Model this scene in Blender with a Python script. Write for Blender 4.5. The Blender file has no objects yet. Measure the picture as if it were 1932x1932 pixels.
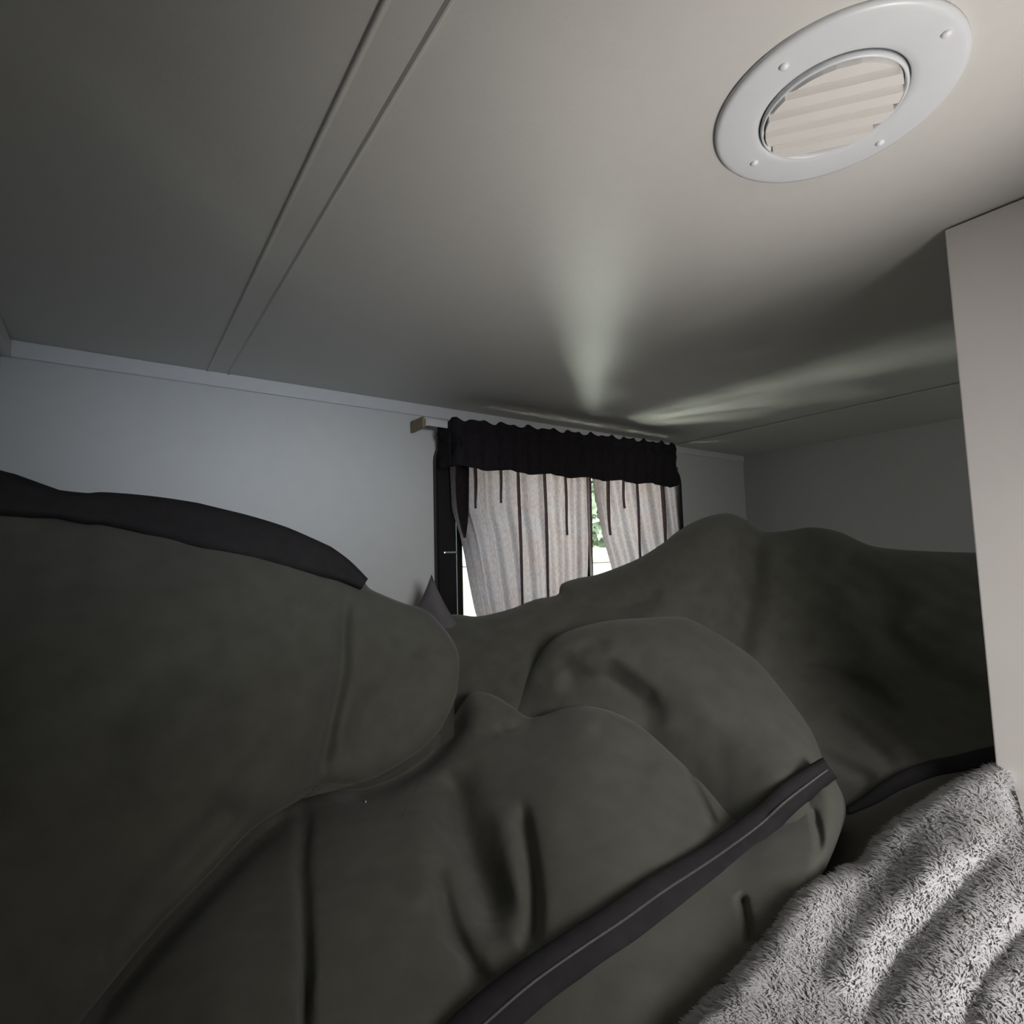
import bpy, bmesh, math, random
import numpy as np
from mathutils import Vector, Matrix

random.seed(7)
rng = np.random.default_rng(7)
S = bpy.context.scene
COL = S.collection

# ------------------------------------------------------------------ camera
F_PX, PITCH, ROLL, YAW = 1033.34, 0.0826851, -0.0262735, 0.6294520
CAMZ = 1.55                                    # camera height above the cabin floor
_f = Vector((math.sin(YAW) * math.cos(PITCH), math.cos(YAW) * math.cos(PITCH), math.sin(PITCH)))
_r = Vector((math.cos(YAW), -math.sin(YAW), 0))
_u = _r.cross(_f)
_c, _s = math.cos(ROLL), math.sin(ROLL)
RT, UP, FW = _c * _r + _s * _u, -_s * _r + _c * _u, _f
cam_d = bpy.data.cameras.new('camera')
cam_d.sensor_width = 36
cam_d.lens = F_PX / 1932 * 36
cam_d.clip_start = 0.01
cam = bpy.data.objects.new('camera', cam_d)
COL.objects.link(cam)
cam.matrix_world = Matrix(((RT.x, UP.x, -FW.x, 0), (RT.y, UP.y, -FW.y, 0), (RT.z, UP.z, -FW.z, CAMZ), (0, 0, 0, 1)))
S.camera = cam
ORIGIN = np.array((0, 0, CAMZ))
MR = np.array([RT, UP, FW])


def at(p, d):
    """A point of the room from a photo pixel and its measured distance along the view axis (arrays)."""
    p = np.asarray(p, float)
    d = np.asarray(d, float)[..., None]
    q = (p - 966) / F_PX
    return ORIGIN + d * (q[..., :1] * MR[0] - q[..., 1:] * MR[1] + MR[2])


# ------------------------------------------------------------------ world, lights, exposure
S.view_settings.view_transform = 'Standard'
S.view_settings.look = 'None'
S.view_settings.exposure = 0.0
S.view_settings.gamma = 1.0
S.view_settings.use_curve_mapping = False
S.cycles.use_denoising = True
S.cycles.max_bounces = 10
S.cycles.diffuse_bounces = 6
S.cycles.transmission_bounces = 8
S.cycles.sample_clamp_indirect = 6

W = bpy.data.worlds.new('sky')
S.world = W
W.use_nodes = True
nt = W.node_tree
bg = nt.nodes['Background']
tc = nt.nodes.new('ShaderNodeTexCoord')
sep = nt.nodes.new('ShaderNodeSeparateXYZ')
rmp = nt.nodes.new('ShaderNodeValToRGB')
rmp.color_ramp.elements[0].position = 0.45
rmp.color_ramp.elements[0].color = (0.80, 0.86, 0.84, 1)
rmp.color_ramp.elements[1].position = 0.75
rmp.color_ramp.elements[1].color = (0.62, 0.78, 1.0, 1)
mr = nt.nodes.new('ShaderNodeMapRange')
mr.inputs[1].default_value = -1
mr.inputs[2].default_value = 1
nt.links.new(tc.outputs['Generated'], sep.inputs[0])
nt.links.new(sep.outputs['Z'], mr.inputs[0])
nt.links.new(mr.outputs[0], rmp.inputs[0])
nt.links.new(rmp.outputs[0], bg.inputs[0])
bg.inputs[1].default_value = 3.6


def lamp(name, kind, loc, target, power, color, **kw):
    d = bpy.data.lights.new(name, kind)
    d.energy = power
    d.color = color
    for k, v in kw.items():
        setattr(d, k, v)
    o = bpy.data.objects.new(name, d)
    COL.objects.link(o)
    o.location = Vector(loc) + Vector((0, 0, CAMZ))
    v = Vector(target) - Vector(loc)
    o.rotation_euler = v.to_track_quat('-Z', 'Y').to_euler()
    return o


sun = lamp('sun', 'SUN', (-4, -6, 8), (0, 0, 0), 9.0, (1, .95, .86), angle=math.radians(0.6))
# unseen spot added out of frame for the pool of light on the ceiling
lamp('ceiling_spot', 'SPOT', (.47, -.15, -.15), (.43, .20, .36), 11.6, (1, .95, .91), spot_size=math.radians(68), spot_blend=1.0, shadow_soft_size=.08)
# unseen area lamp standing in for daylight from the cabin behind the bunk
lamp('cabin_daylight', 'AREA', (.1, -.85, .04), (.2, 1.1, .18), .35, (.82, .89, 1.0), shape='RECTANGLE', size=.7, size_y=.15, spread=math.radians(25))
lamp('cabinet_fill', 'AREA', (.22, -.45, .12), (.58, .28, -.2), 1.5, (1, .97, .95), shape='RECTANGLE', size=.3, size_y=.25, spread=math.radians(80))  # unseen area lamp added to brighten the cabinet side, throw and near bag
lamp('far_side_fill', 'AREA', (1.35, -.75, .0), (1.45, 1.0, .10), .75, (.97, 1.0, .96), shape='RECTANGLE', size=.6, size_y=.4, spread=math.radians(110))  # lamp added behind the cabinet to brighten the right wall and far bag
# added spots outside stand in for sun glints, streaking the ceiling through the gap
for az, els, pw in ((45, (66, 53, 42, 32, 24), 125), (-7, (67, 58, 49, 41, 34), 360), (-24, (66, 58, 50, 43), 560), (-42, (66, 58, 50), 560)):
    for el in els:
        a, e = math.radians(az), math.radians(el)
        gap = (1.105, 1.10, .05 if el < 56 else -.03)
        r = min(3.4, 2.3 / math.sin(e))
        loc = (gap[0] + r * math.cos(e) * math.sin(a), gap[1] + r * math.cos(e) * math.cos(a), gap[2] - r * math.sin(e))
        lamp('glint_spot', 'SPOT', loc, gap, pw * (r / 3.4) ** 2, (1, 1, .90), spot_size=math.radians(9 * 3.4 / r), spot_blend=.3, shadow_soft_size=(.26 if az > 0 else .38) * r / 3.4)


# ------------------------------------------------------------------ materials
def mat(name, color, rough=.6, noise=None, bump=None, spec=.4, metallic=0, sheen=0):
    """noise = (scale, amount) colour mottling; bump = (scale, strength, distance)."""
    m = bpy.data.materials.new(name)
    m.use_nodes = True
    n, l = m.node_tree.nodes, m.node_tree.links
    b = n['Principled BSDF']
    b.inputs['Base Color'].default_value = (*color, 1)
    b.inputs['Roughness'].default_value = rough
    b.inputs['Specular IOR Level'].default_value = spec
    b.inputs['Metallic'].default_value = metallic
    if sheen:
        b.inputs['Sheen Weight'].default_value = sheen
    t = n.new('ShaderNodeTexCoord')
    if noise:
        x = n.new('ShaderNodeTexNoise')
        x.inputs['Scale'].default_value = noise[0]
        x.inputs['Detail'].default_value = 5
        l.new(t.outputs['Object'], x.inputs['Vector'])
        r = n.new('ShaderNodeValToRGB')
        k = noise[1]
        r.color_ramp.elements[0].position = .3
        r.color_ramp.elements[1].position = .7
        r.color_ramp.elements[0].color = (*[c * (1 - k) for c in color], 1)
        r.color_ramp.elements[1].color = (*[min(1, c * (1 + k)) for c in color], 1)
        l.new(x.outputs['Fac'], r.inputs[0])
        l.new(r.outputs[0], b.inputs['Base Color'])
    if bump:
        x = n.new('ShaderNodeTexNoise')
        x.inputs['Scale'].default_value = bump[0]
        x.inputs['Detail'].default_value = 4
        l.new(t.outputs['Object'], x.inputs['Vector'])
        q = n.new('ShaderNodeBump')
        q.inputs['Strength'].default_value = bump[1]
        q.inputs['Distance'].default_value = bump[2]
        l.new(x.outputs['Fac'], q.inputs['Height'])
        l.new(q.outputs[0], b.inputs['Normal'])
    return m


M_CEIL = mat('ceiling_vinyl', (.62, .61, .58), .5, (60, .012), (220, .1, .002))
M_WALL = mat('wall_vinyl', (.60, .61, .60), .55, (30, .015), (160, .12, .002))
M_TRIM = mat('trim_vinyl', (.66, .67, .68), .4, (40, .03))
M_PANEL = mat('cabinet_laminate', (.72, .69, .66), .45, (12, .02), (120, .05, .001))
M_VENT = mat('vent_plastic', (.68, .70, .72), .35, (30, .02))
M_SLAT = mat('slat_plastic', (.74, .72, .69), .4, (30, .02))
M_DARK = mat('damper_plastic', (.42, .42, .42), .8, (20, .2))
M_SCREW = mat('screw_head', (.8, .8, .82), .25, (40, .03))
M_FRAME = mat('window_frame_black', (.008, .008, .009), .4, (40, .2))
M_LATCH = mat('latch_metal', (.8, .8, .8), .25, (40, .03), metallic=1)
M_BAG = mat('sleeping_bag_shell', (.106, .106, .091), .9, (35, .10), (900, .25, .0015), .15, sheen=.15)
M_TAPE = mat('zipper_tape', (.030, .028, .030), .85, (60, .12), (900, .3, .001), .15)
M_ZIP = mat('zipper_coil', (.10, .098, .10), .5, (200, .15))
M_BIND = mat('edge_binding', (.030, .028, .029), .8, (60, .12), (900, .3, .001), .15)
M_VAL = mat('valance_fabric', (.022, .019, .022), .9, (80, .15), (700, .3, .001), .1)
M_ROD = mat('curtain_rod_white', (.62, .62, .63), .4, (40, .03))
M_ROD_END = mat('rod_end_brown', (.25, .20, .13), .6, (60, .1))
M_PILLOW = mat('pillow_grey', (.15, .14, .15), .9, (40, .08), (500, .25, .001), .15)
M_FLUFF = mat('fluffy_throw', (.64, .63, .64), .95, (9, .05), (60, .3, .003), .1)
M_FUR = mat('fluffy_pile', (.66, .65, .66), .95, (9, .05), None, .1)
M_LINT = mat('lint', (.8, .78, .74), .9, (40, .03))
M_DECK = mat('bunk_deck', (.32, .30, .28), .8, (20, .08))
M_GROUND = mat('ground_dry', (.55, .50, .42), .9, (3, .12), (20, .4, .02))
M_CARAVAN = mat('caravan_white', (.80, .80, .78), .4, (2, .02))
M_BEIGE = mat('caravan_beige', (.42, .37, .28), .5, (2, .04))
M_BARK = mat('bark', (.14, .11, .08), .9, (8, .2), (30, .5, .02))
M_LEAF = mat('leaf', (.34, .40, .28), .7, (2, .2))
M_RUBBER = mat('rubber', (.02, .02, .02), .8, (10, .1))


def curtain_mat():
    m = bpy.data.materials.new('curtain_fabric')
    m.use_nodes = True
    n, l = m.node_tree.nodes, m.node_tree.links
    n.remove(n['Principled BSDF'])
    out = n['Material Output']
    t = n.new('ShaderNodeTexCoord')
    mp = n.new('ShaderNodeMapping')
    mp.inputs['Scale'].default_value = (380, 380, 110)        # slubs run down the cloth
    l.new(t.outputs['Object'], mp.inputs[0])
    x = n.new('ShaderNodeTexNoise')
    x.inputs['Scale'].default_value = 1
    x.inputs['Detail'].default_value = 4
    l.new(mp.outputs[0], x.inputs['Vector'])
    y = n.new('ShaderNodeTexNoise')
    y.inputs['Scale'].default_value = 14
    l.new(t.outputs['Object'], y.inputs['Vector'])
    r = n.new('ShaderNodeValToRGB')
    r.color_ramp.elements[0].position = .34
    r.color_ramp.elements[1].position = .70
    r.color_ramp.elements[0].color = (.165, .138, .145, 1)
    r.color_ramp.elements[1].color = (.245, .212, .224, 1)
    l.new(x.outputs['Fac'], r.inputs[0])
    r2 = n.new('ShaderNodeValToRGB')
    r2.color_ramp.elements[0].position = .35
    r2.color_ramp.elements[1].position = .65
    r2.color_ramp.elements[0].color = (1, .92, .87, 1)
    r2.color_ramp.elements[1].color = (1, 1, 1, 1)
    l.new(y.outputs['Fac'], r2.inputs[0])
    mx = n.new('ShaderNodeMixRGB')
    mx.blend_type = 'MULTIPLY'
    mx.inputs[0].default_value = 1
    l.new(r.outputs[0], mx.inputs[1])
    l.new(r2.outputs[0], mx.inputs[2])
    tr = n.new('ShaderNodeBsdfTranslucent')
    l.new(mx.outputs[0], tr.inputs[0])
    df = n.new('ShaderNodeBsdfDiffuse')
    df.inputs[0].default_value = (.03, .025, .028, 1)
    s = n.new('ShaderNodeMixShader')
    s.inputs[0].default_value = .62
    l.new(df.outputs[0], s.inputs[1])
    l.new(tr.outputs[0], s.inputs[2])
    l.new(s.outputs[0], out.inputs[0])
    return m


M_CURTAIN = curtain_mat()


def glass_mat():
    m = bpy.data.materials.new('window_glass')
    m.use_nodes = True
    n, l = m.node_tree.nodes, m.node_tree.links
    n.remove(n['Principled BSDF'])
    a = n.new('ShaderNodeBsdfTransparent')
    a.inputs[0].default_value = (.93, .97, .94, 1)
    g = n.new('ShaderNodeBsdfGlossy')
    g.inputs['Roughness'].default_value = .02
    fr = n.new('ShaderNodeFresnel')
    fr.inputs[0].default_value = 1.45
    s = n.new('ShaderNodeMixShader')
    ge = n.new('ShaderNodeNewGeometry')
    inv = n.new('ShaderNodeMath')
    inv.operation = 'SUBTRACT'
    inv.inputs[0].default_value = 1
    l.new(ge.outputs['Backfacing'], inv.inputs[1])
    mu = n.new('ShaderNodeMath')
    mu.operation = 'MULTIPLY'
    l.new(fr.outputs[0], mu.inputs[0])
    l.new(inv.outputs[0], mu.inputs[1])
    l.new(mu.outputs[0], s.inputs[0])
    l.new(a.outputs[0], s.inputs[1])
    l.new(g.outputs[0], s.inputs[2])
    l.new(s.outputs[0], n['Material Output'].inputs[0])
    return m


M_GLASS = glass_mat()


# ------------------------------------------------------------------ helpers
def link_mesh(name, me, m=None, parent=None, smooth=False):
    if m:
        me.materials.append(m)
    if smooth:
        me.polygons.foreach_set('use_smooth', [True] * len(me.polygons))
    o = bpy.data.objects.new(name, me)
    COL.objects.link(o)
    if parent:
        o.parent = parent
    return o


def obj(name, bm, m=None, parent=None, smooth=False):
    me = bpy.data.meshes.new(name)
    bmesh.ops.recalc_face_normals(bm, faces=bm.faces)
    bm.to_mesh(me)
    bm.free()
    return link_mesh(name, me, m, parent, smooth)


def pyobj(name, v, f, m=None, parent=None, smooth=True):
    me = bpy.data.meshes.new(name)
    me.from_pydata([tuple(map(float, p)) for p in v], [], [tuple(map(int, q)) for q in f])
    bm = bmesh.new()
    bm.from_mesh(me)
    bmesh.ops.recalc_face_normals(bm, faces=bm.faces)
    bm.to_mesh(me)
    bm.free()
    return link_mesh(name, me, m, parent, smooth)


def thing(name, label, cat, loc=(0, 0, 0), group=None):
    o = bpy.data.objects.new(name, None)
    COL.objects.link(o)
    o.location = loc
    o.empty_display_size = .05
    tag(o, label, cat, group)
    return o


def tag(o, label, cat, group=None):
    o['label'] = label
    o['category'] = cat
    if group:
        o['group'] = group
    return o


def struct(o):
    o['kind'] = 'structure'
    return o


def keep(o, parent):
    """parent a mesh whose coordinates are already in the room"""
    o.parent = parent
    o.matrix_parent_inverse = Matrix.Translation(-Vector(parent.location))
    return o


def add_box(bm, lo, hi, bevel=0, seg=2):
    r = bmesh.ops.create_cube(bm, size=1)
    vs = r['verts']
    for v in vs:
        v.co = Vector([(a + b) / 2 + c * (b - a) for a, b, c in zip(lo, hi, v.co)])
    if bevel:
        es = list({e for v in vs for e in v.link_edges})
        bmesh.ops.bevel(bm, geom=es, offset=bevel, segments=seg, profile=.5, affect='EDGES')
    return bm


def box(lo, hi, bevel=0, seg=2):
    lo = (lo[0], lo[1], lo[2] + CAMZ)
    hi = (hi[0], hi[1], hi[2] + CAMZ)
    return add_box(bmesh.new(), lo, hi, bevel, seg)


def lathe(profile, n=64):
    """closed profile of (r, z) turned about z"""
    v, f = [], []
    k = len(profile)
    for i in range(n):
        a = 2 * math.pi * i / n
        for r, z in profile:
            v.append((r * math.cos(a), r * math.sin(a), z))
    for i in range(n):
        j = (i + 1) % n
        for q in range(k):
            w = (q + 1) % k
            f.append((i * k + q, j * k + q, j * k + w, i * k + w))
    return v, f


def catmull(pts, n):
    """n points evenly spaced by arc length on a Catmull-Rom spline"""
    P = np.asarray(pts, float)
    P = np.vstack([2 * P[0] - P[1], P, 2 * P[-1] - P[-2]])
    out = []
    for i in range(1, len(P) - 2):
        p0, p1, p2, p3 = P[i - 1:i + 3]
        for t in np.linspace(0, 1, 24, endpoint=False):
            out.append(.5 * (2 * p1 + (p2 - p0) * t + (2 * p0 - 5 * p1 + 4 * p2 - p3) * t * t + (3 * p1 - p0 - 3 * p2 + p3) * t ** 3))
    out.append(P[-2])
    out = np.array(out)
    s = np.r_[0, np.cumsum(np.linalg.norm(np.diff(out, axis=0), axis=1))]
    u = np.linspace(0, s[-1], n)
    return np.stack([np.interp(u, s, out[:, k]) for k in range(out.shape[1])], 1)


class TPS:
    """thin-plate interpolation of measured depths"""
    def __init__(self, c, smooth=1e-3):
        c = np.asarray(c, float)
        self.x = c[:, :2] / 500
        n = len(c)
        K = self.k(self.x, self.x) + smooth * np.eye(n)
        Q = np.c_[np.ones(n), self.x]
        A = np.block([[K, Q], [Q.T, np.zeros((3, 3))]])
        self.w = np.linalg.solve(A, np.r_[c[:, 2], np.zeros(3)])

    @staticmethod
    def k(a, b):
        r2 = ((a[:, None] - b[None]) ** 2).sum(-1)
        return .5 * r2 * np.log(r2 + 1e-12)

    def __call__(self, p):
        sh = np.shape(p)[:-1]
        q = np.asarray(p, float).reshape(-1, 2) / 500
        n = len(self.x)
        r = self.k(q, self.x) @ self.w[:n] + self.w[n] + q @ self.w[n + 1:]
        return r.reshape(sh)


def seg_dist(p, line):
    """distance of points to a polyline, fraction along it, and the side (+ left of travel)"""
    q = np.asarray(p, float).reshape(-1, 2)
    L = np.asarray(line, float)
    ln = np.linalg.norm(np.diff(L, axis=0), axis=1)
    cum = np.r_[0, np.cumsum(ln)]
    best = np.full(len(q), 1e9)
    frac = np.zeros(len(q))
    side = np.ones(len(q))
    for i in range(len(L) - 1):
        a, b = L[i], L[i + 1]
        ab = b - a
        t = np.clip(((q - a) @ ab) / (ab @ ab), 0, 1)
        e = q - (a + t[:, None] * ab)
        d = np.hypot(e[:, 0], e[:, 1])
        m = d < best
        best[m] = d[m]
        frac[m] = ((cum[i] + t * ln[i]) / cum[-1])[m]
        side[m] = np.sign(ab[0] * (q[:, 1] - a[1]) - ab[1] * (q[:, 0] - a[0]))[m]
    sh = np.shape(p)[:-1]
    return best.reshape(sh), frac.reshape(sh), side.reshape(sh)


class Cloth:
    """a draped piece of the bedding: measured depths + folds, with a rounded top that turns over and runs down behind"""
    def __init__(self, ridge, ctrl, folds=(), edge=(60, .05), keep_left=False):
        self.keep_left = keep_left
        self.ridge = catmull(ridge, 260)
        self.tps = TPS(ctrl)
        self.folds = [(catmull(l, 60), *r) for l, *r in folds]
        self.edge = edge

    def depth(self, p, turn=True):
        d = self.tps(p)
        w, amp = self.edge
        e, _, _ = seg_dist(p, self.ridge)
        x = np.clip(1 - e / w, 0, 1)
        d = d + (amp if turn else amp * .25) * (1 - np.sqrt(np.clip(1 - x * x, 0, 1)))
        for line, wid, a, mode in self.folds:
            e, t, s = seg_dist(p, line)
            fade = np.clip(np.minimum(t, 1 - t) * 5, 0, 1)
            fade = fade * fade * (3 - 2 * fade)
            if mode == 'groove':
                d = d + a * fade * np.exp(-(e / wid) ** 2)
            else:                                    # 'lap': one side lies over the other
                sd = s if mode == 'lap' else -s
                d = d + a * fade * np.where(sd > 0, np.exp(-(e / wid) ** 1.3), -.35 * np.exp(-(e / (1.5 * wid)) ** 2))
        return d

    def build(self, name, inner, m, parent, rows=150, cols=260, back=.09, drop=-.41, rough=.0025):
        R = self.ridge if cols == 260 else catmull(self.ridge, cols)
        I = catmull(inner, cols)
        t = np.linspace(0, 1, rows) ** 1.5
        g = R[None] * (1 - t)[:, None, None] + I[None] * t[:, None, None]
        D = self.depth(g)
        X = at(g, D)
        # gentle quilting / rumple of the cloth itself, in the room
        n = sum(a * np.sin(X @ np.array(k) + ph) for a, k, ph in (
            (1.0, (37, 21, 31), 0.3), (.7, (-25, 55, 40), 1.7), (.5, (90, -60, 70), 2.2), (.35, (130, 110, -95), .8)))
        X = X + (rough * n * np.clip(t * 6, 0, 1)[:, None])[..., None] * -MR[2]
        # the far side: over the top and down to the bunk
        top = X[0]
        fwd = np.array([MR[2][0], MR[2][1], 0]) / np.hypot(MR[2][0], MR[2][1])
        # an edge that hangs over another fold tucks in under itself instead of falling straight down
        out = R - I
        out /= np.linalg.norm(out, axis=1)[:, None] + 1e-9
        tg = np.gradient(R, axis=0)
        nm = np.stack([tg[:, 1], -tg[:, 0]], 1)
        nm /= np.linalg.norm(nm, axis=1)[:, None]
        nm *= np.sign((nm * out).sum())
        u = np.clip(nm[:, 1] * 2.5 + .8, 0, 1)
        u = np.convolve(np.pad(u, 6, mode='edge'), np.ones(13) / 13, 'valid')[:, None]
        ray = top - ORIGIN
        ray = ray / np.linalg.norm(ray, axis=1)[:, None]
        inward = at(R - nm * 14, D[0]) - top
        rowsb = []
        for a in np.linspace(0, 1, 9)[1:]:
            th = a * math.pi / 2
            q = top + fwd * back * math.sin(th)
            q[:, 2] -= back * .9 * (1 - math.cos(th))
            tuck = top + ray * (back * 1.2 * math.sin(th)) + inward * (1 - math.cos(th)) * 1.5
            rowsb.append(q * (1 - u) + tuck * u)
        q = rowsb[-1].copy()
        fall = np.clip(1 - u[:, 0] * 8, 0, 1)
        q[:, 2] = q[:, 2] * (1 - fall) + (CAMZ + drop) * fall
        rowsb.append(q)
        G = np.concatenate([np.array(rowsb)[::-1], X], 0)
        lo = CAMZ + drop
        G[..., 2] = np.maximum(G[..., 2], lo)
        G[..., 0] = np.maximum(G[..., 0], XL + .006)
        G[..., 1] = np.minimum(G[..., 1], YW - .03)
        if self.keep_left:
            G[..., 0] = np.minimum(G[..., 0], .747)
        else:                                        # the bag runs on behind the cabinet's end
            beyond = G[..., 0] > .735
            G[..., 1] = np.where(beyond, np.maximum(G[..., 1], .197), G[..., 1])
        nr, nc = G.shape[:2]
        idx = np.arange(nr * nc).reshape(nr, nc)
        f = np.stack([idx[:-1, :-1], idx[:-1, 1:], idx[1:, 1:], idx[1:, :-1]], -1).reshape(-1, 4)
        return pyobj(name, G.reshape(-1, 3), f, m, parent)


def strip(name, line, widths, cloth, m, parent, lift=.004, thick=.006, n=220, prof=9, span=0):
    """a flat band (tape, binding) sewn along a line on a cloth piece"""
    L = catmull(line, n)
    tg = np.gradient(L, axis=0)
    tg /= np.linalg.norm(tg, axis=1)[:, None]
    nm = np.stack([-tg[:, 1], tg[:, 0]], 1)
    wd = np.interp(np.linspace(0, 1, n), np.linspace(0, 1, len(widths)), widths)
    v, k = [], prof
    us = np.linspace(-1, 1, k)
    C = L[:, None] + nm[:, None] * (us[None, :, None] * wd[:, None, None] / 2)
    D = np.min([c.depth(C, False) for c in cloth], 0)
    Dm = np.median(D, axis=1, keepdims=True) * .5 + D * .5
    if span:                                         # the stiff band bridges small hollows of the cloth
        pad = np.concatenate([Dm[:1].repeat(span, 0), Dm, Dm[-1:].repeat(span, 0)], 0)
        Dm = np.minimum(Dm, np.mean([pad[i:i + n] for i in range(2 * span + 1)], 0))
    front = at(C, Dm - lift - thick * (1 - np.abs(us) ** 4)[None])
    backp = at(C, Dm + .004)
    G = np.concatenate([front, backp[:, ::-1]], 1)
    kk = G.shape[1]
    f = []
    for i in range(n - 1):
        for j in range(kk):
            jj = (j + 1) % kk
            f.append((i * kk + j, i * kk + jj, (i + 1) * kk + jj, (i + 1) * kk + j))
    f.append(tuple(range(kk)))
    f.append(tuple(range((n - 1) * kk, n * kk))[::-1])
    return pyobj(name, G.reshape(-1, 3), f, m, parent)


# ------------------------------------------------------------------ the setting
ZC, YW, XL, XR, YB, ZB = .36, 1.13, -.15, 1.90, -1.25, -.42      # ceiling, window wall, left, right, behind, bunk deck
WX0, WX1, WZ0, WZ1 = .645, 1.455, -.27, .255                      # window opening

o = struct(obj('ceiling', box((XL - .05, YB - .05, ZC), (XR + .05, YW + .05, ZC + .04)), M_CEIL))
o = struct(obj('floor', box((XL - .05, YB - .05, ZB - .05), (XR + .05, YW + .05, ZB)), M_DECK))
struct(obj('wall_left', box((XL - .05, YB, ZB), (XL, YW, ZC)), M_WALL))
struct(obj('wall_right', box((XR, YB, ZB), (XR + .05, YW, ZC)), M_WALL))
struct(obj('wall_front', box((XL - .05, YB - .05, ZB), (XR + .05, YB, ZC)), M_WALL))
bm = bmesh.new()
for lo, hi in (((XL - .05, YW, ZB), (WX0, YW + .05, ZC)), ((WX1, YW, ZB), (XR + .05, YW + .05, ZC)),
               ((WX0, YW, ZB), (WX1, YW + .05, WZ0)), ((WX0, YW, WZ1), (WX1, YW + .05, ZC))):
    add_box(bm, (lo[0], lo[1], lo[2] + CAMZ), (hi[0], hi[1], hi[2] + CAMZ))
struct(obj('wall_back', bm, M_WALL))
# trims: strip along the top of the window wall, ceiling batten, wide strip beside the right wall, corner bead
struct(obj('trim_1', box((XL, YW - .005, ZC - .028), (XR, YW, ZC), .002), M_TRIM))
prof2 = [(.1300, 0), (.1302, .0026), (.1310, .0032), (.1322, .0032), (.1352, .0008), (.1630, .0008), (.1652, .0032), (.1668, .0032), (.1678, .0026), (.1680, 0)]
pv = [(x, yy, ZC - z + CAMZ) for yy in (YB, YW - .006) for x, z in prof2]
pn = len(prof2)
struct(pyobj('trim_2', pv, [(i, (i + 1) % pn, pn + (i + 1) % pn, pn + i) for i in range(pn)] + [tuple(range(pn)), tuple(range(2 * pn - 1, pn - 1, -1))], M_CEIL, None, False))
struct(obj('trim_3', box((1.50, YB, ZC - .007), (XR, YW - .006, ZC), .003), M_CEIL))
struct(obj('trim_4', box((XL, YB, ZC - .03), (XL + .012, YW - .006, ZC), .004), M_TRIM))

# window: frame with rounded corners, mullion, two panes, latch
def rounded_ring(x0, x1, z0, z1, r, w, y0, y1, bev=.004):
    def loop(a0, a1, b0, b1, rr):
        pts = []
        for cx, cz, s in ((a1 - rr, b1 - rr, 0), (a0 + rr, b1 - rr, 90), (a0 + rr, b0 + rr, 180), (a1 - rr, b0 + rr, 270)):
            for k in range(9):
                t = math.radians(s + k * 90 / 8)
                pts.append((cx + rr * math.cos(t), cz + rr * math.sin(t)))
        return pts
    secs = [(0, y1), (0, y0 + bev), (bev, y0), (w - bev, y0), (w, y0 + bev), (w, y1)]
    v, f = [], []
    n = None
    for d, y in secs:
        lp = loop(x0 + d, x1 - d, z0 + d, z1 - d, max(.004, r - d))
        n = len(lp)
        v += [(x, y, z + CAMZ) for x, z in lp]
    k = len(secs)
    for i in range(k):
        for j in range(n):
            f.append((i * n + j, i * n + (j + 1) % n, ((i + 1) % k) * n + (j + 1) % n, ((i + 1) % k) * n + j))
    return v, f


v, f = rounded_ring(.598, 1.503, -.315, .292, .065, .052, YW - .018, YW + .045)
win = struct(pyobj('window_1', v, f, M_FRAME, None, False))
obj('pane', box((.640, YW + .022, WZ0), (1.075, YW + .026, WZ1)), M_GLASS, win)
obj('pane', box((1.095, YW + .030, WZ0), (1.46, YW + .034, WZ1)), M_GLASS, win)
obj('mullion', box((1.070, YW + .004, WZ0), (1.100, YW + .040, WZ1), .003), M_FRAME, win)
obj('inner_sash', box((.640, YW + .002, WZ0), (.676, YW + .020, WZ1), .003), M_FRAME, win)
obj('latch', box((.610, YW - .026, .012), (.645, YW - .018, .018), .002), M_LATCH, win)

# ------------------------------------------------------------------ cabinet at the right
cab = thing('cabinet', 'cream laminate cabinet side standing between bunk and ceiling at right', 'cabinet', (.755, .19, CAMZ + ZB))
keep(obj('side_panel', box((.755, -.62, ZB), (.775, .187, ZC - .002), .0015), M_PANEL), cab)
keep(obj('top_strip', box((.7542, -.62, ZC - .022), (.755, .186, ZC - .003), .0003), M_PANEL), cab)
keep(obj('end_panel', box((.776, .170, ZB), (1.10, .187, ZC - .002), .0015), M_PANEL), cab)

# ------------------------------------------------------------------ round ceiling vent
vent = thing('ceiling_vent', 'round white plastic ceiling vent with angled slats and four screws', 'vent', (.4625, .180, CAMZ + ZC))
prof = [(.055, .0), (.0885, .0), (.0885, -.0020), (.0875, -.0040), (.085, -.0048), (.083, -.0050), (.060, -.0052), (.0560, -.0046), (.0535, -.0030), (.0525, .0)]
v, f = lathe(prof, 96)
pyobj('flange', v, f, M_VENT, vent)
v, f = lathe([(.0515, .0), (.0522, .0), (.0522, -.0058), (.0512, -.0072), (.0502, -.0068), (.0494, -.004), (.0488, .0)], 72)
pyobj('collar', v, f, M_VENT, vent)
v, f = lathe([(.001, -.0012), (.0485, -.0012), (.0485, -.0004), (.001, -.0004)], 48)
pyobj('duct', v, f, M_DARK, vent)
va = math.atan2(.124 - .190, .468 - .417)                      # the slats' direction on the ceiling
core = bpy.data.objects.new('louver', None)
COL.objects.link(core)
core.parent = vent
core.rotation_euler = (0, 0, va)
core.location = (0, 0, -.0060)
NS = 5
pitch = .096 / NS
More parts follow.
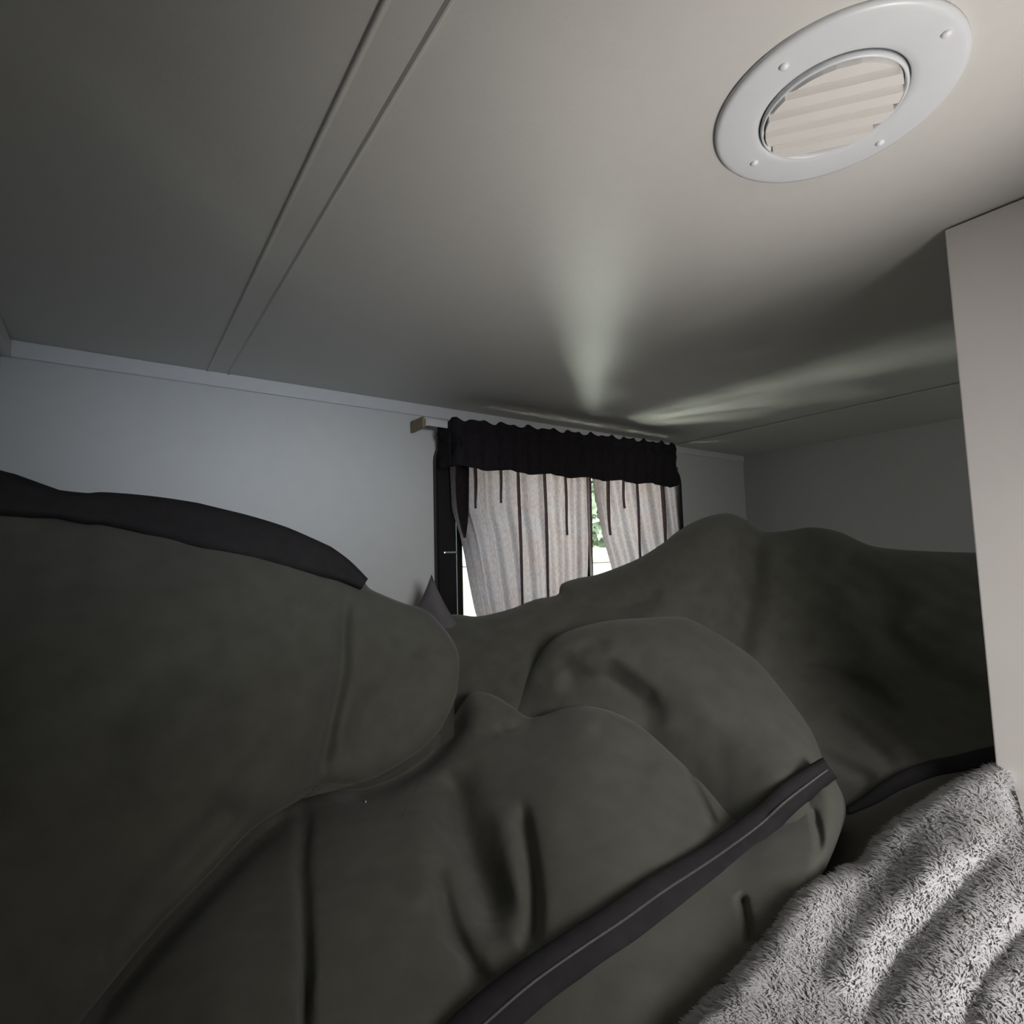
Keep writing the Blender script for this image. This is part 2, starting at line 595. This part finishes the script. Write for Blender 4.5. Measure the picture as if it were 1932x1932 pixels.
for i in range(NS):
    c = (i - (NS - 1) / 2) * pitch
    bm = bmesh.new()
    y0_, y1_ = max(-.0483, c - pitch * .49), min(.0483, c + pitch * .49)
    ys = np.linspace(y0_, y1_, 9)
    rows_ = []
    for y in ys:
        x = math.sqrt(max(.0485 ** 2 - y * y, 1e-8))
        t = max(0, (y - c) / pitch - .18)                        # the trailing edge turns up
        zl = -.0013 + t * pitch * .8
        rows_.append([bm.verts.new(q) for q in ((-x, y - c, zl), (x, y - c, zl), (x, y - c, .0058), (-x, y - c, .0058))])
    for a_, b_ in zip(rows_, rows_[1:]):
        for q in range(4):
            w_ = (q + 1) % 4
            bm.faces.new((a_[q], a_[w_], b_[w_], b_[q]))
    bm.faces.new(rows_[0])
    bm.faces.new(rows_[-1][::-1])
    bmesh.ops.rotate(bm, verts=bm.verts, cent=(0, 0, 0), matrix=Matrix.Rotation(math.radians(4), 3, 'X'))
    bmesh.ops.translate(bm, verts=bm.verts, vec=(0, c, -.0015))
    obj('slat', bm, M_SLAT, core)
for q in ((1479, 125), (1786, 63), (1660, 269), (1423, 307)):
    d = (np.array(q) - 966) / F_PX
    ray = d[0] * MR[0] - d[1] * MR[1] + MR[2]
    p = ray * (ZC - .005) / ray[2]
    bm = bmesh.new()
    bmesh.ops.create_uvsphere(bm, u_segments=14, v_segments=8, radius=.0034)
    for w in bm.verts:
        w.co.z *= .7
        w.co += Vector((p[0] - vent.location.x, p[1] - vent.location.y, -.0052))
    obj('screw', bm, M_SCREW, vent, True)

# ------------------------------------------------------------------ curtains, valance, rod
YC = YW - .031


def on_plane(px, y):
    d = (np.asarray(px, float) - 966) / F_PX
    r = d[..., :1] * MR[0] - d[..., 1:] * MR[1] + MR[2]
    return r * (y / r[..., 1:2])


def curtain(name, left, right, ztop, zbot, pleats, label, waves, seed):
    """hung cloth between two side edges (x at given z); pleats are (x, top z, bottom z, width) laid over in three layers"""
    r = np.random.default_rng(seed)
    NZ, NX = 46, 150
    zs = np.linspace(ztop, zbot, NZ)
    v = []
    s = np.linspace(0, 1, NX)
    for z in zs:
        xl = np.interp(-z, [-a for a, _ in left], [b for _, b in left])
        xr = np.interp(-z, [-a for a, _ in right], [b for _, b in right])
        x = xl + (xr - xl) * s
        y = YC + .004 * np.sin(s * waves * 2 * np.pi + seed) + .003 * np.sin(s * waves * 3.7 * np.pi + 2 + z * 5)
        for j in range(NX):
            v.append((x[j], y[j], z + CAMZ))
    f = [(i * NX + j, i * NX + j + 1, (i + 1) * NX + j + 1, (i + 1) * NX + j) for i in range(NZ - 1) for j in range(NX - 1)]
    for px, za, zb, w in pleats:
        n0 = len(v)
        k = 14
        for i in range(k):
            t = i / (k - 1)
            z = za + (zb - za) * t
            ww = w * (1 - .95 * t ** 4)
            for (dx, dy) in ((-.5, -.006), (.5, -.011), (.45, -.013), (-.5, -.016)):
                v.append((px + dx * ww + .0015 * math.sin(5 * t + px * 90), YC + dy, z + CAMZ))
        for i in range(k - 1):
            for j in range(3):
                f.append((n0 + i * 4 + j, n0 + i * 4 + j + 1, n0 + (i + 1) * 4 + j + 1, n0 + (i + 1) * 4 + j))
    o = pyobj(name, v, f, M_CURTAIN)
    return tag(o, label, 'curtain')


def xz(px, py, y=YC):
    p = on_plane((px, py), y)
    return (float(p[2]), float(p[0]))


ZT = .255
cl = [(.30, .655)] + [xz(*q) for q in ((850, 880), (854, 960), (870, 1008), (879, 1050), (888, 1100), (898, 1150))] + [(-.30, .75)]
cr = [(.30, 1.030)] + [xz(*q) for q in ((1113, 905), (1112, 1000), (1110, 1080))] + [(-.30, 1.01)]
pl = []
for x0, ya, yb, w in ((869, 880, 1015, .034), (892, 880, 960, .006), (940, 885, 950, .004), (974, 890, 1150, .0055), (1023, 895, 1150, .0055), (1062, 900, 1010, .0045)):  # first, widest pleat added to darken the curtain's unlit left edge
    za, xa = xz(x0, ya)
    zb, xb = xz(x0, yb)
    pl.append((xa, za + .03, zb, w))
pl.append((xz(1109, 990)[1], .27, -.10, .012))
curtain('curtain', cl, cr, .275, -.27, pl, 'wide mauve grey curtain, left of the gap, backlit by the window', 9, 1)
cl = [(.30, 1.045)] + [xz(*q) for q in ((1116, 905), (1124, 950), (1136, 1010), (1152, 1065))] + [(-.30, 1.22)]
cr = [(.30, 1.425)] + [xz(*q) for q in ((1275, 870), (1280, 930), (1287, 1000))] + [(-.30, 1.50)]
pl = []
for x0, ya, yb, w in ((1142, 905, 1010, .008), (1171, 905, 960, .005), (1198, 930, 1060, .0045), (1245, 905, 1040, .012)):
    za, xa = xz(x0, ya)
    zb, xb = xz(x0 + 4, yb)
    pl.append((xa, za + .03, zb, w))
curtain('curtain', cl, cr, .275, -.27, pl, 'narrow mauve grey curtain, right of the gap, backlit by the window', 6, 4)

def valance():
    YV = YW - .085
    tl, tr = xz(850, 788, YV), xz(1281, 838, YV)
    bl, br = xz(880, 878, YV), xz(1258, 913, YV)
    root = thing('valance', 'dark gathered fabric valance across the top of the window', 'valance', (tl[1], YV, tl[0] + CAMZ))
    r = np.random.default_rng(3)
    NX, NZ = 200, 22
    v, f = [], []
    xa, xb = tl[1], tr[1]
    for i in range(NZ):
        t = i / (NZ - 1)
        for j in range(NX):
            s = j / (NX - 1)
            x = xa + (xb - xa) * s
            zt = tl[0] + (tr[0] - tl[0]) * s + .0035 * math.sin(s * 120) + .003 * math.sin(s * 71 + 1) - .012 * (s < .015) - .01 * (s > .985)
            zb = bl[0] + (br[0] - bl[0]) * s - .005 + .003 * math.sin(s * 40)
            z = zt + (zb - zt) * t
            pinch = math.exp(-((t - .22) / .06) ** 2)
            y = YV + (.0035 - .002 * pinch) * math.sin(s * 118 + .6 * math.sin(s * 23) + t * .6) + .006 * pinch - .004 * math.sin(t * 3)
            if s < .02 or s > .98:
                y += .05 * (1 - min(s, 1 - s) / .02)
            x += .006 * math.sin(t * 9) * ((s > .97) - (s < .03))
            v.append((x, y, z + CAMZ))
    for i in range(NZ - 1):
        for j in range(NX - 1):
            f.append((i * NX + j, i * NX + j + 1, (i + 1) * NX + j + 1, (i + 1) * NX + j))
    o = pyobj('gathered_cloth', v, f, M_VAL)
    md = o.modifiers.new('solid', 'SOLIDIFY')
    md.thickness = .0025
    keep(o, root)
    # returns that close both ends to the wall
    for x, zt, zb in ((xa + .004, tl[0] - .004, bl[0]), (xb - .004, tr[0] - .004, br[0])):
        keep(obj('return', box((x - .002, YV + .012, zb), (x + .002, YW - .02, zt), .001), M_VAL), root)
    return root, YV, tl, tr


VAL, YV, VTL, VTR = valance()

zr = VTL[0] - .012
rod = thing('curtain_rod', 'short end of a flat white curtain rod beside the valance', 'curtain rod', (VTL[1] - .05, YV + .012, zr + CAMZ))
keep(obj('rod_bar', box((VTL[1] - .048, YV + .017, zr - .008), (VTR[1], YV + .020, zr + .008), .001), M_ROD), rod)
keep(obj('rod_return', box((VTL[1] - .052, YV + .017, zr - .008), (VTL[1] - .048, YW - .006, zr + .008), .001), M_ROD), rod)
keep(obj('bracket', box((VTL[1] - .058, YV + .022, zr - .013), (VTL[1] - .0525, YW - .004, zr + .013), .001), M_ROD_END), rod)

# ------------------------------------------------------------------ small grey pillow against the window wall
def pillow(name, label, centre, size, thick, rot, normal_yaw):
    n = 28
    v, f = [], []
    for side in (1, -1):
        for i in range(n + 1):
            for j in range(n + 1):
                a, b = 2 * i / n - 1, 2 * j / n - 1
                k = (1 - .2 * (1 - b * b)), (1 - .2 * (1 - a * a))
                x, z = a * size / 2 * k[0], b * size / 2 * k[1]
                y = side * thick / 2 * (max(0, 1 - a * a) * max(0, 1 - b * b)) ** .45
                v.append((x, y, z))
    m = (n + 1) ** 2
    for s in (0, 1):
        for i in range(n):
            for j in range(n):
                q = [s * m + i * (n + 1) + j, s * m + (i + 1) * (n + 1) + j, s * m + (i + 1) * (n + 1) + j + 1, s * m + i * (n + 1) + j + 1]
                f.append(q)
    V = np.array(v)
    c, s = math.cos(rot), math.sin(rot)
    V = np.stack([V[:, 0] * c - V[:, 2] * s, V[:, 1], V[:, 0] * s + V[:, 2] * c], 1)
    c, s = math.cos(normal_yaw), math.sin(normal_yaw)
    V = np.stack([V[:, 0] * c - V[:, 1] * s, V[:, 0] * s + V[:, 1] * c, V[:, 2]], 1)
    V += np.array(centre) + np.array((0, 0, CAMZ))
    o = pyobj(name, V, f, M_PILLOW)
    bm = bmesh.new()
    bm.from_mesh(o.data)
    bmesh.ops.remove_doubles(bm, verts=bm.verts, dist=1e-5)
    bmesh.ops.recalc_face_normals(bm, faces=bm.faces)
    bm.to_mesh(o.data)
    bm.free()
    return tag(o, label, 'pillow')


tip = on_plane((811, 1090), 1.03)
pillow('pillow', 'grey pillow with one pointed corner standing up beside the window frame', (tip[0] + .004, 1.03, tip[2] - .205), .30, .07, math.radians(45), math.radians(-62))

# ------------------------------------------------------------------ sleeping bag
bag = thing('sleeping_bag', 'dark olive sleeping bag heaped in big folds across the bunk', 'sleeping bag', (.55, .55, CAMZ + ZB))

FAR = Cloth(
    [(780, 1180), (850, 1160), (900, 1163), (960, 1150), (1010, 1131), (1052, 1122), (1060, 1102), (1090, 1091), (1130, 1083), (1200, 1056), (1250, 1026), (1282, 1001), (1322, 979), (1370, 968), (1402, 978), (1440, 1002), (1482, 1002), (1530, 995), (1582, 1003), (1640, 1028), (1700, 1037), (1780, 1041), (1860, 1043), (1990, 1047)],
    [(780, 1180, 1.10), (960, 1150, 1.12), (1130, 1083, 1.18), (1370, 968, 1.16), (1530, 995, 1.15), (1700, 1037, 1.08), (1990, 1047, 1.0), (860, 1250, 1.04), (1000, 1260, 1.0), (1250, 1120, 1.08), (1430, 1150, 1.06), (1600, 1150, 1.02), (1850, 1200, .90), (1450, 1300, .96), (1650, 1350, .86), (1850, 1400, .73), (900, 1500, .90), (1200, 1500, .85), (1550, 1500, .74), (1700, 1480, .68), (1650, 1600, .60), (1990, 1420, .68), (1600, 1700, .56)],
    [([(1415, 985), (1420, 1080), (1400, 1180), (1390, 1260)], 26, .030, 'groove'),
     ([(1480, 1270), (1560, 1270), (1650, 1310), (1720, 1370)], 16, .016, 'groove'),
     ([(1560, 1330), (1640, 1400), (1700, 1450)], 14, .014, 'groove'),
     ([(1640, 1160), (1720, 1240), (1800, 1290), (1880, 1330)], 26, .012, 'groove'),
     ([(1520, 1410), (1600, 1450), (1660, 1480)], 14, .014, 'groove'),
     ([(1060, 1110), (1080, 1140), (1160, 1150), (1260, 1120)], 16, .012, 'groove'),
     ([(900, 1180), (960, 1190), (1040, 1160)], 14, .010, 'groove'),
     ([(1570, 1040), (1640, 1100), (1700, 1180)], 40, .012, 'groove')],
    (45, .05))
FAR.build('shell', [(760, 1420), (900, 1480), (1150, 1560), (1400, 1660), (1560, 1700), (1640, 1660), (1700, 1590), (1800, 1510), (1990, 1450)], M_BAG, bag, 150, 260, .06)

MID = Cloth(
    [(850, 1420), (960, 1330), (1005, 1262), (1030, 1222), (1060, 1196), (1105, 1180), (1150, 1171), (1220, 1166), (1288, 1165), (1340, 1188), (1420, 1240), (1480, 1308), (1530, 1378), (1556, 1440), (1590, 1500), (1594, 1545), (1570, 1610)],
    [(850, 1420, .88), (960, 1330, .95), (1005, 1262, .94), (1060, 1196, .93), (1150, 1171, .92), (1288, 1165, .90), (1420, 1240, .84), (1530, 1378, .72), (1556, 1440, .66), (1594, 1545, .60), (1150, 1260, .86), (1300, 1280, .80), (1400, 1340, .74), (1480, 1430, .66), (1050, 1350, .90), (1200, 1420, .82), (1350, 1500, .70), (1450, 1560, .61), (1540, 1600, .57), (900, 1550, .84)],
    [([(1010, 1290), (1060, 1250), (1110, 1220), (1160, 1215)], 14, .012, 'groove'),
     ([(1040, 1300), (1110, 1280), (1200, 1320), (1260, 1370)], 30, .026, 'groove'),
     ([(1130, 1250), (1180, 1290), (1240, 1330)], 22, .012, 'groove')],
    (55, .05))
MID.build('shell', [(840, 1600), (1000, 1600), (1150, 1640), (1300, 1680), (1450, 1680), (1520, 1660), (1550, 1640)], M_BAG, bag, 120, 260, .05)

NEAR_RIDGE = [(-120, 1960), (60, 1800), (250, 1620), (430, 1520), (600, 1440), (740, 1400), (835, 1383), (862, 1340), (892, 1305), (930, 1312), (965, 1332), (992, 1352), (1020, 1352), (1060, 1338), (1110, 1333), (1160, 1345), (1210, 1372), (1260, 1415), (1310, 1462), (1360, 1505), (1410, 1535), (1450, 1530), (1500, 1490), (1552, 1450), (1580, 1480), (1592, 1535), (1575, 1600), (1535, 1680), (1470, 1775), (1400, 1855), (1310, 1960), (1240, 2060)]
NEAR = Cloth(
    NEAR_RIDGE,
    [(-120, 1960, .38), (250, 1620, .66), (600, 1440, .84), (740, 1400, .88), (892, 1305, .90), (992, 1352, .86), (1110, 1333, .80), (1260, 1415, .74), (1410, 1535, .66), (1552, 1450, .63), (1592, 1535, .58), (1535, 1680, .50), (1400, 1855, .43), (1240, 2060, .37),
     (100, 2060, .36), (400, 1800, .47), (400, 2060, .37), (700, 1600, .63), (700, 1850, .46), (700, 2060, .38), (880, 1480, .76), (900, 1650, .60), (900, 1850, .47), (1050, 1480, .68), (1150, 1600, .58), (1050, 1750, .50), (1250, 1550, .62), (1300, 1680, .53), (1450, 1600, .57), (1000, 2060, .375), (1200, 1850, .44)],
    [([(575, 1480), (572, 1600), (574, 1760), (578, 1990)], 13, .024, 'groove'),
     ([(850, 1430), (868, 1540), (902, 1640), (940, 1720), (955, 1770)], 38, .046, 'groove'),
     ([(980, 1500), (998, 1610), (1008, 1700), (1004, 1770), (996, 1810)], 14, .030, 'groove'),
     ([(815, 1600), (850, 1740), (890, 1820), (930, 1880)], 20, .022, 'groove'),
     ([(885, 1310), (868, 1350), (835, 1405), (775, 1455), (700, 1490), (610, 1497)], 18, .060, 'groove'),
     ([(600, 1510), (490, 1585), (405, 1668), (305, 1775), (220, 1875), (130, 1995)], 20, .028, 'groove'),
     ([(820, 1420), (850, 1395), (900, 1385), (960, 1395)], 14, .010, 'groove'),
     ([(935, 1380), (975, 1372), (1010, 1350)], 12, .016, 'groove'),
     ([(1290, 1440), (1330, 1520), (1355, 1570)], 9, .016, 'groove'),
     ([(1110, 1360), (1180, 1420), (1240, 1470)], 30, .010, 'groove'),
     ([(1370, 1500), (1420, 1550), (1440, 1590)], 10, .016, 'groove'),
     ([(1395, 1680), (1412, 1740), (1420, 1800)], 9, .014, 'groove'),
     ([(1530, 1520), (1545, 1570), (1548, 1610)], 8, .010, 'groove'),
     ([(940, 1500), (962, 1620), (965, 1740), (960, 1800)], 24, -.012, 'groove'),
     ([(780, 1480), (800, 1600), (830, 1720)], 50, -.014, 'groove')],
    (40, .035))
NEAR.build('shell', [(-160, 2160), (300, 2160), (760, 2160), (1230, 2160)], M_BAG, bag, 220, 320, .02)

FLAP_RIDGE = [(-140, 888), (0, 913), (70, 932), (150, 950), (185, 952), (240, 950), (300, 960), (400, 975), (480, 995), (560, 1022), (630, 1056), (672, 1084), (692, 1108), (720, 1122), (760, 1138), (800, 1150), (832, 1180), (858, 1218), (866, 1250), (862, 1305), (845, 1350), (820, 1390), (762, 1436), (692, 1474), (640, 1480), (606, 1480), (560, 1512), (480, 1562), (400, 1645), (300, 1748), (215, 1850), (120, 1970), (40, 2080)]
FLAP = Cloth(
    FLAP_RIDGE,
    [(-140, 868, .62), (0, 893, .64), (240, 933, .70), (480, 975, .76), (692, 1105, .82), (800, 1150, .86), (866, 1250, .82), (820, 1390, .755), (692, 1474, .675), (606, 1480, .635), (480, 1562, .555), (300, 1748, .46), (120, 1970, .37), (40, 2080, .34),
     (0, 1050, .58), (250, 1080, .62), (500, 1150, .66), (640, 1180, .74), (750, 1250, .78), (740, 1380, .73), (0, 1300, .48), (250, 1300, .52), (450, 1350, .58), (560, 1400, .62), (0, 1600, .40), (200, 1600, .46), (380, 1500, .55), (0, 1900, .34), (-140, 1500, .42), (-140, 2080, .30)],
    [([(652, 1090), (648, 1180), (640, 1280), (622, 1370), (595, 1490)], 16, .022, 'groove'),
     ([(800, 1180), (760, 1250), (700, 1330), (650, 1420)], 26, .012, 'groove'),
     ([(560, 1130), (460, 1240), (330, 1370), (200, 1500)], 70, .022, 'groove'),
     ([(500, 1480), (400, 1570), (280, 1700), (180, 1850)], 36, .018, 'groove')],
    (60, .03))
FLAP.build('shell', [(-300, 900), (-300, 1300), (-300, 1800), (-300, 2300)], M_BAG, bag, 200, 320, .05)

# dark binding along the flap's upper edge
b = strip('edge_binding', [(-62, 920), (0, 932), (150, 958), (200, 960), (300, 976), (400, 998), (500, 1022), (580, 1048), (640, 1072), (688, 1102)], [96, 84, 54, 62, 74, 84, 82, 76, 62, 24], (FLAP,), M_BIND, bag, .010, .012, 200, 11)
b['label'] = 'charcoal binding sewn along the upper edge'
# zipper tape along the lower side, its coil, and the far end of the tape by the fluffy throw
LINE = [(850, 2010), (905, 1945), (1000, 1864), (1100, 1795), (1175, 1745), (1250, 1691), (1340, 1630), (1426, 1563), (1480, 1513), (1532, 1472), (1566, 1448)]
b = strip('zipper_tape', LINE, [120, 112, 106, 100, 98, 96, 86, 72, 66, 62, 48], (NEAR, MID), M_TAPE, bag, .004, .007, 240, 11, 22)
b['label'] = 'charcoal zipper tape along the lower side'
c = strip('zipper_coil', [(905, 1940), (1000, 1858), (1100, 1787), (1175, 1737), (1250, 1683), (1340, 1624), (1426, 1562), (1480, 1514), (1532, 1474), (1562, 1452)], [9, 8, 8, 7, 6], (NEAR, MID), M_ZIP, b, .0115, .003, 240, 5, 22)
b = strip('zipper_tape', [(1600, 1530), (1640, 1510), (1700, 1476), (1760, 1452), (1820, 1440), (1900, 1420), (1980, 1400)], [16, 36, 40, 36, 40, 36, 30], (FAR,), M_TAPE, bag, .004, .006, 90, 9)
# a fleck of lint on the cloth
bm = bmesh.new()
bmesh.ops.create_icosphere(bm, subdivisions=1, radius=.0018)
p = at((690, 1513), float(NEAR.depth(np.array([[690., 1513.]]))[0]) - .003)
for w in bm.verts:
    w.co = Vector((w.co.x * .6, w.co.y * .6, w.co.z * 1.5)) + Vector(p)
tag(obj('lint_fleck', bm, M_LINT), 'tiny pale fleck of lint on the dark olive sleeping bag', 'lint')

# ------------------------------------------------------------------ fluffy white throw
throw = thing('fluffy_throw', 'white fluffy throw bunched between the sleeping bag and the cabinet', 'blanket', (.5, .05, CAMZ + ZB))
FLUFF = Cloth(
    [(1200, 2090), (1300, 1955), (1370, 1885), (1430, 1822), (1490, 1745), (1530, 1690), (1590, 1655), (1640, 1632), (1675, 1580), (1720, 1545), (1800, 1492), (1888, 1450), (1905, 1470), (1915, 1520), (1940, 1560), (2060, 1640)],
    [(1200, 2090, .34), (1430, 1822, .41), (1530, 1690, .47), (1640, 1632, .51), (1720, 1545, .545), (1888, 1450, .57), (1915, 1520, .53), (2060, 1640, .44), (1600, 1800, .42), (1750, 1650, .47), (1850, 1560, .50), (1500, 1950, .36), (1750, 1850, .38), (1900, 1750, .41), (1700, 2060, .32), (2050, 1950, .345)],
    [([(1930, 1590), (1850, 1640), (1760, 1740), (1690, 1830), (1620, 1960)], 30, .010, 'groove'),
     ([(2000, 1700), (1900, 1790), (1830, 1900), (1800, 2020)], 26, .009, 'groove'),
     ([(1800, 1580), (1740, 1660), (1660, 1740), (1560, 1900)], 34, -.010, 'groove')],
    (26, .02), True)
FLUFF.build('fleece', [(1300, 2120), (1450, 2120), (1600, 2110), (1750, 2090), (1850, 2050), (1950, 2000), (2040, 1900), (2070, 1800), (2075, 1700)], M_FLUFF, throw, 110, 260, .02, -.41, .0012)


def pile():
    """short wispy locks all over the throw, longer along its edge"""
    R = FLUFF.ridge
    inner = catmull([(1300, 2120), (1450, 2120), (1600, 2110), (1750, 2090), (1850, 2050), (1950, 2000), (2040, 1900), (2070, 1800), (2075, 1700)], 260)
    N = 60000
    s = rng.random(N)
    t = rng.random(N) ** 1.6
    k = rng.random(N) < .22
    t[k] *= .05
    i = s * 258
    i0 = i.astype(int)
    fr = (i - i0)[:, None]
    a = R[i0] * (1 - fr) + R[i0 + 1] * fr
    b = inner[i0] * (1 - fr) + inner[i0 + 1] * fr
    px = a * (1 - t)[:, None] + b * t[:, None]
    d = FLUFF.depth(px)
    P = at(px, d)
    e = 1.5
    Pu = at(px + (e, 0), FLUFF.depth(px + (e, 0))) - P
    Pv = at(px + (0, e), FLUFF.depth(px + (0, e))) - P
    nrm = np.cross(Pu, Pv)
    nrm /= np.linalg.norm(nrm, axis=1)[:, None]
    nrm[(nrm * (ORIGIN - P)).sum(1) < 0] *= -1
    clump = np.stack([np.sin(P @ np.array(q)) for q in ((210, 90, 130), (-120, 230, 70), (60, -140, 240))], 1)
    lean = clump * .55 + rng.normal(0, .35, (N, 3)) + np.array((-.5, .35, 0.1))
    dr = nrm + lean
    dr /= np.linalg.norm(dr, axis=1)[:, None]
    ln = (.0045 + .004 * rng.random(N)) * np.where(t < .06, 1.5, 1)
    w = .0006 + .0005 * rng.random(N)
    sd = np.cross(dr, rng.normal(0, 1, (N, 3)))
    sd /= np.linalg.norm(sd, axis=1)[:, None]
    s2 = np.cross(dr, sd)
    bend = np.array((-.2, .15, -.5)) * (ln * .5)[:, None]
    mid = P + dr * (ln * .55)[:, None]
    tipp = P + dr * ln[:, None] + bend
    base = P - nrm * .001
    V = np.empty((N, 7, 3))
    for q in range(3):
        an = q * 2 * math.pi / 3
        off = sd * math.cos(an) + s2 * math.sin(an)
        V[:, q] = base + off * w[:, None]
        V[:, 3 + q] = mid + off * (w * .7)[:, None]
    V[:, 6] = tipp
    f0 = [(0, 1, 4, 3), (1, 2, 5, 4), (2, 0, 3, 5)]
    f1 = [(3, 4, 6), (4, 5, 6), (5, 3, 6)]
    base_i = (np.arange(N) * 7)[:, None]
    F = []
    for q in f0 + f1:
        F.append(base_i + np.array(q))
    faces = [tuple(r) for A in F for r in A.tolist()]
    me = bpy.data.meshes.new('pile')
    me.from_pydata(V.reshape(-1, 3).tolist(), [], faces)
    me.polygons.foreach_set('use_smooth', [True] * len(me.polygons))
    soft = nrm * 1.6 + dr * .3
    soft /= np.linalg.norm(soft, axis=1)[:, None]
    me.normals_split_custom_set_from_vertices(np.repeat(soft, 7, 0).tolist())
    o = link_mesh('pile', me, M_FUR, throw)
    o['kind'] = 'stuff'
    return o


PILE = pile()
# parts of the bag and the throw are built in room coordinates: keep them where they are
bpy.context.view_layer.update()
for root in (bag, throw):
    for ch in root.children:
        ch.matrix_parent_inverse = Matrix.Translation(-Vector(root.location))

# ------------------------------------------------------------------ outside the window
GZ = -2.35
struct(obj('ground', box((-14, YW + .3, GZ - .1), (26, 40, GZ)), M_GROUND))


def caravan(x, y):
    root = thing('caravan', 'white roofed beige caravan parked outside, seen through the curtain gap', 'caravan', (x, y, GZ + CAMZ))
    L, Wd = 5.0, 2.2
    keep(obj('body', box((x - L / 2, y, GZ + .5), (x + L / 2, y + Wd, -.14), .06), M_BEIGE), root)
    keep(obj('roof', box((x - L / 2 - .03, y - .03, -.14), (x + L / 2 + .03, y + Wd + .03, .14), .10, 4), M_CARAVAN), root)
    fr = obj('window_frame', box((x - .7, y - .02, -.9), (x + .5, y + .02, -.4), .01), M_FRAME)
    keep(fr, root)
    for wx in (-1.2, 1.2):
        bm = bmesh.new()
        bmesh.ops.create_cone(bm, cap_ends=True, segments=24, radius1=.33, radius2=.33, depth=.2)
        bmesh.ops.rotate(bm, verts=bm.verts, cent=(0, 0, 0), matrix=Matrix.Rotation(math.pi / 2, 3, 'X'))
        bmesh.ops.translate(bm, verts=bm.verts, vec=(x + wx, y + .15, GZ + .33 + CAMZ))
        keep(obj('wheel', bm, M_RUBBER), root)
    return root


caravan(7.5, 7.4)


def tree(x, y, h, label):
    root = thing('tree', label, 'tree', (x, y, GZ + CAMZ))
    bm = bmesh.new()
    bmesh.ops.create_cone(bm, cap_ends=True, segments=12, radius1=.22, radius2=.09, depth=h * .6)
    bmesh.ops.translate(bm, verts=bm.verts, vec=(0, 0, h * .3))
    obj('trunk', bm, M_BARK, root)
    N = 4000
    r = np.random.default_rng(int(x * 10))
    c = r.normal(0, 1, (N, 3))
    c /= np.linalg.norm(c, axis=1)[:, None]
    c *= (r.random(N) ** .4)[:, None] * np.array((1.9, 1.9, 1.7))
    c[:, 2] += h * .68
    v = (c[:, None] + r.normal(0, .14, (N, 3, 3))).reshape(-1, 3)
    me = bpy.data.meshes.new('crown')
    me.from_pydata(v.tolist(), [], [(3 * i, 3 * i + 1, 3 * i + 2) for i in range(N)])
    o = link_mesh('crown', me, M_LEAF, root)
    o['kind'] = 'stuff'


tree(11.5, 12.5, 5.5, 'leafy tree standing behind the caravan outside the window')
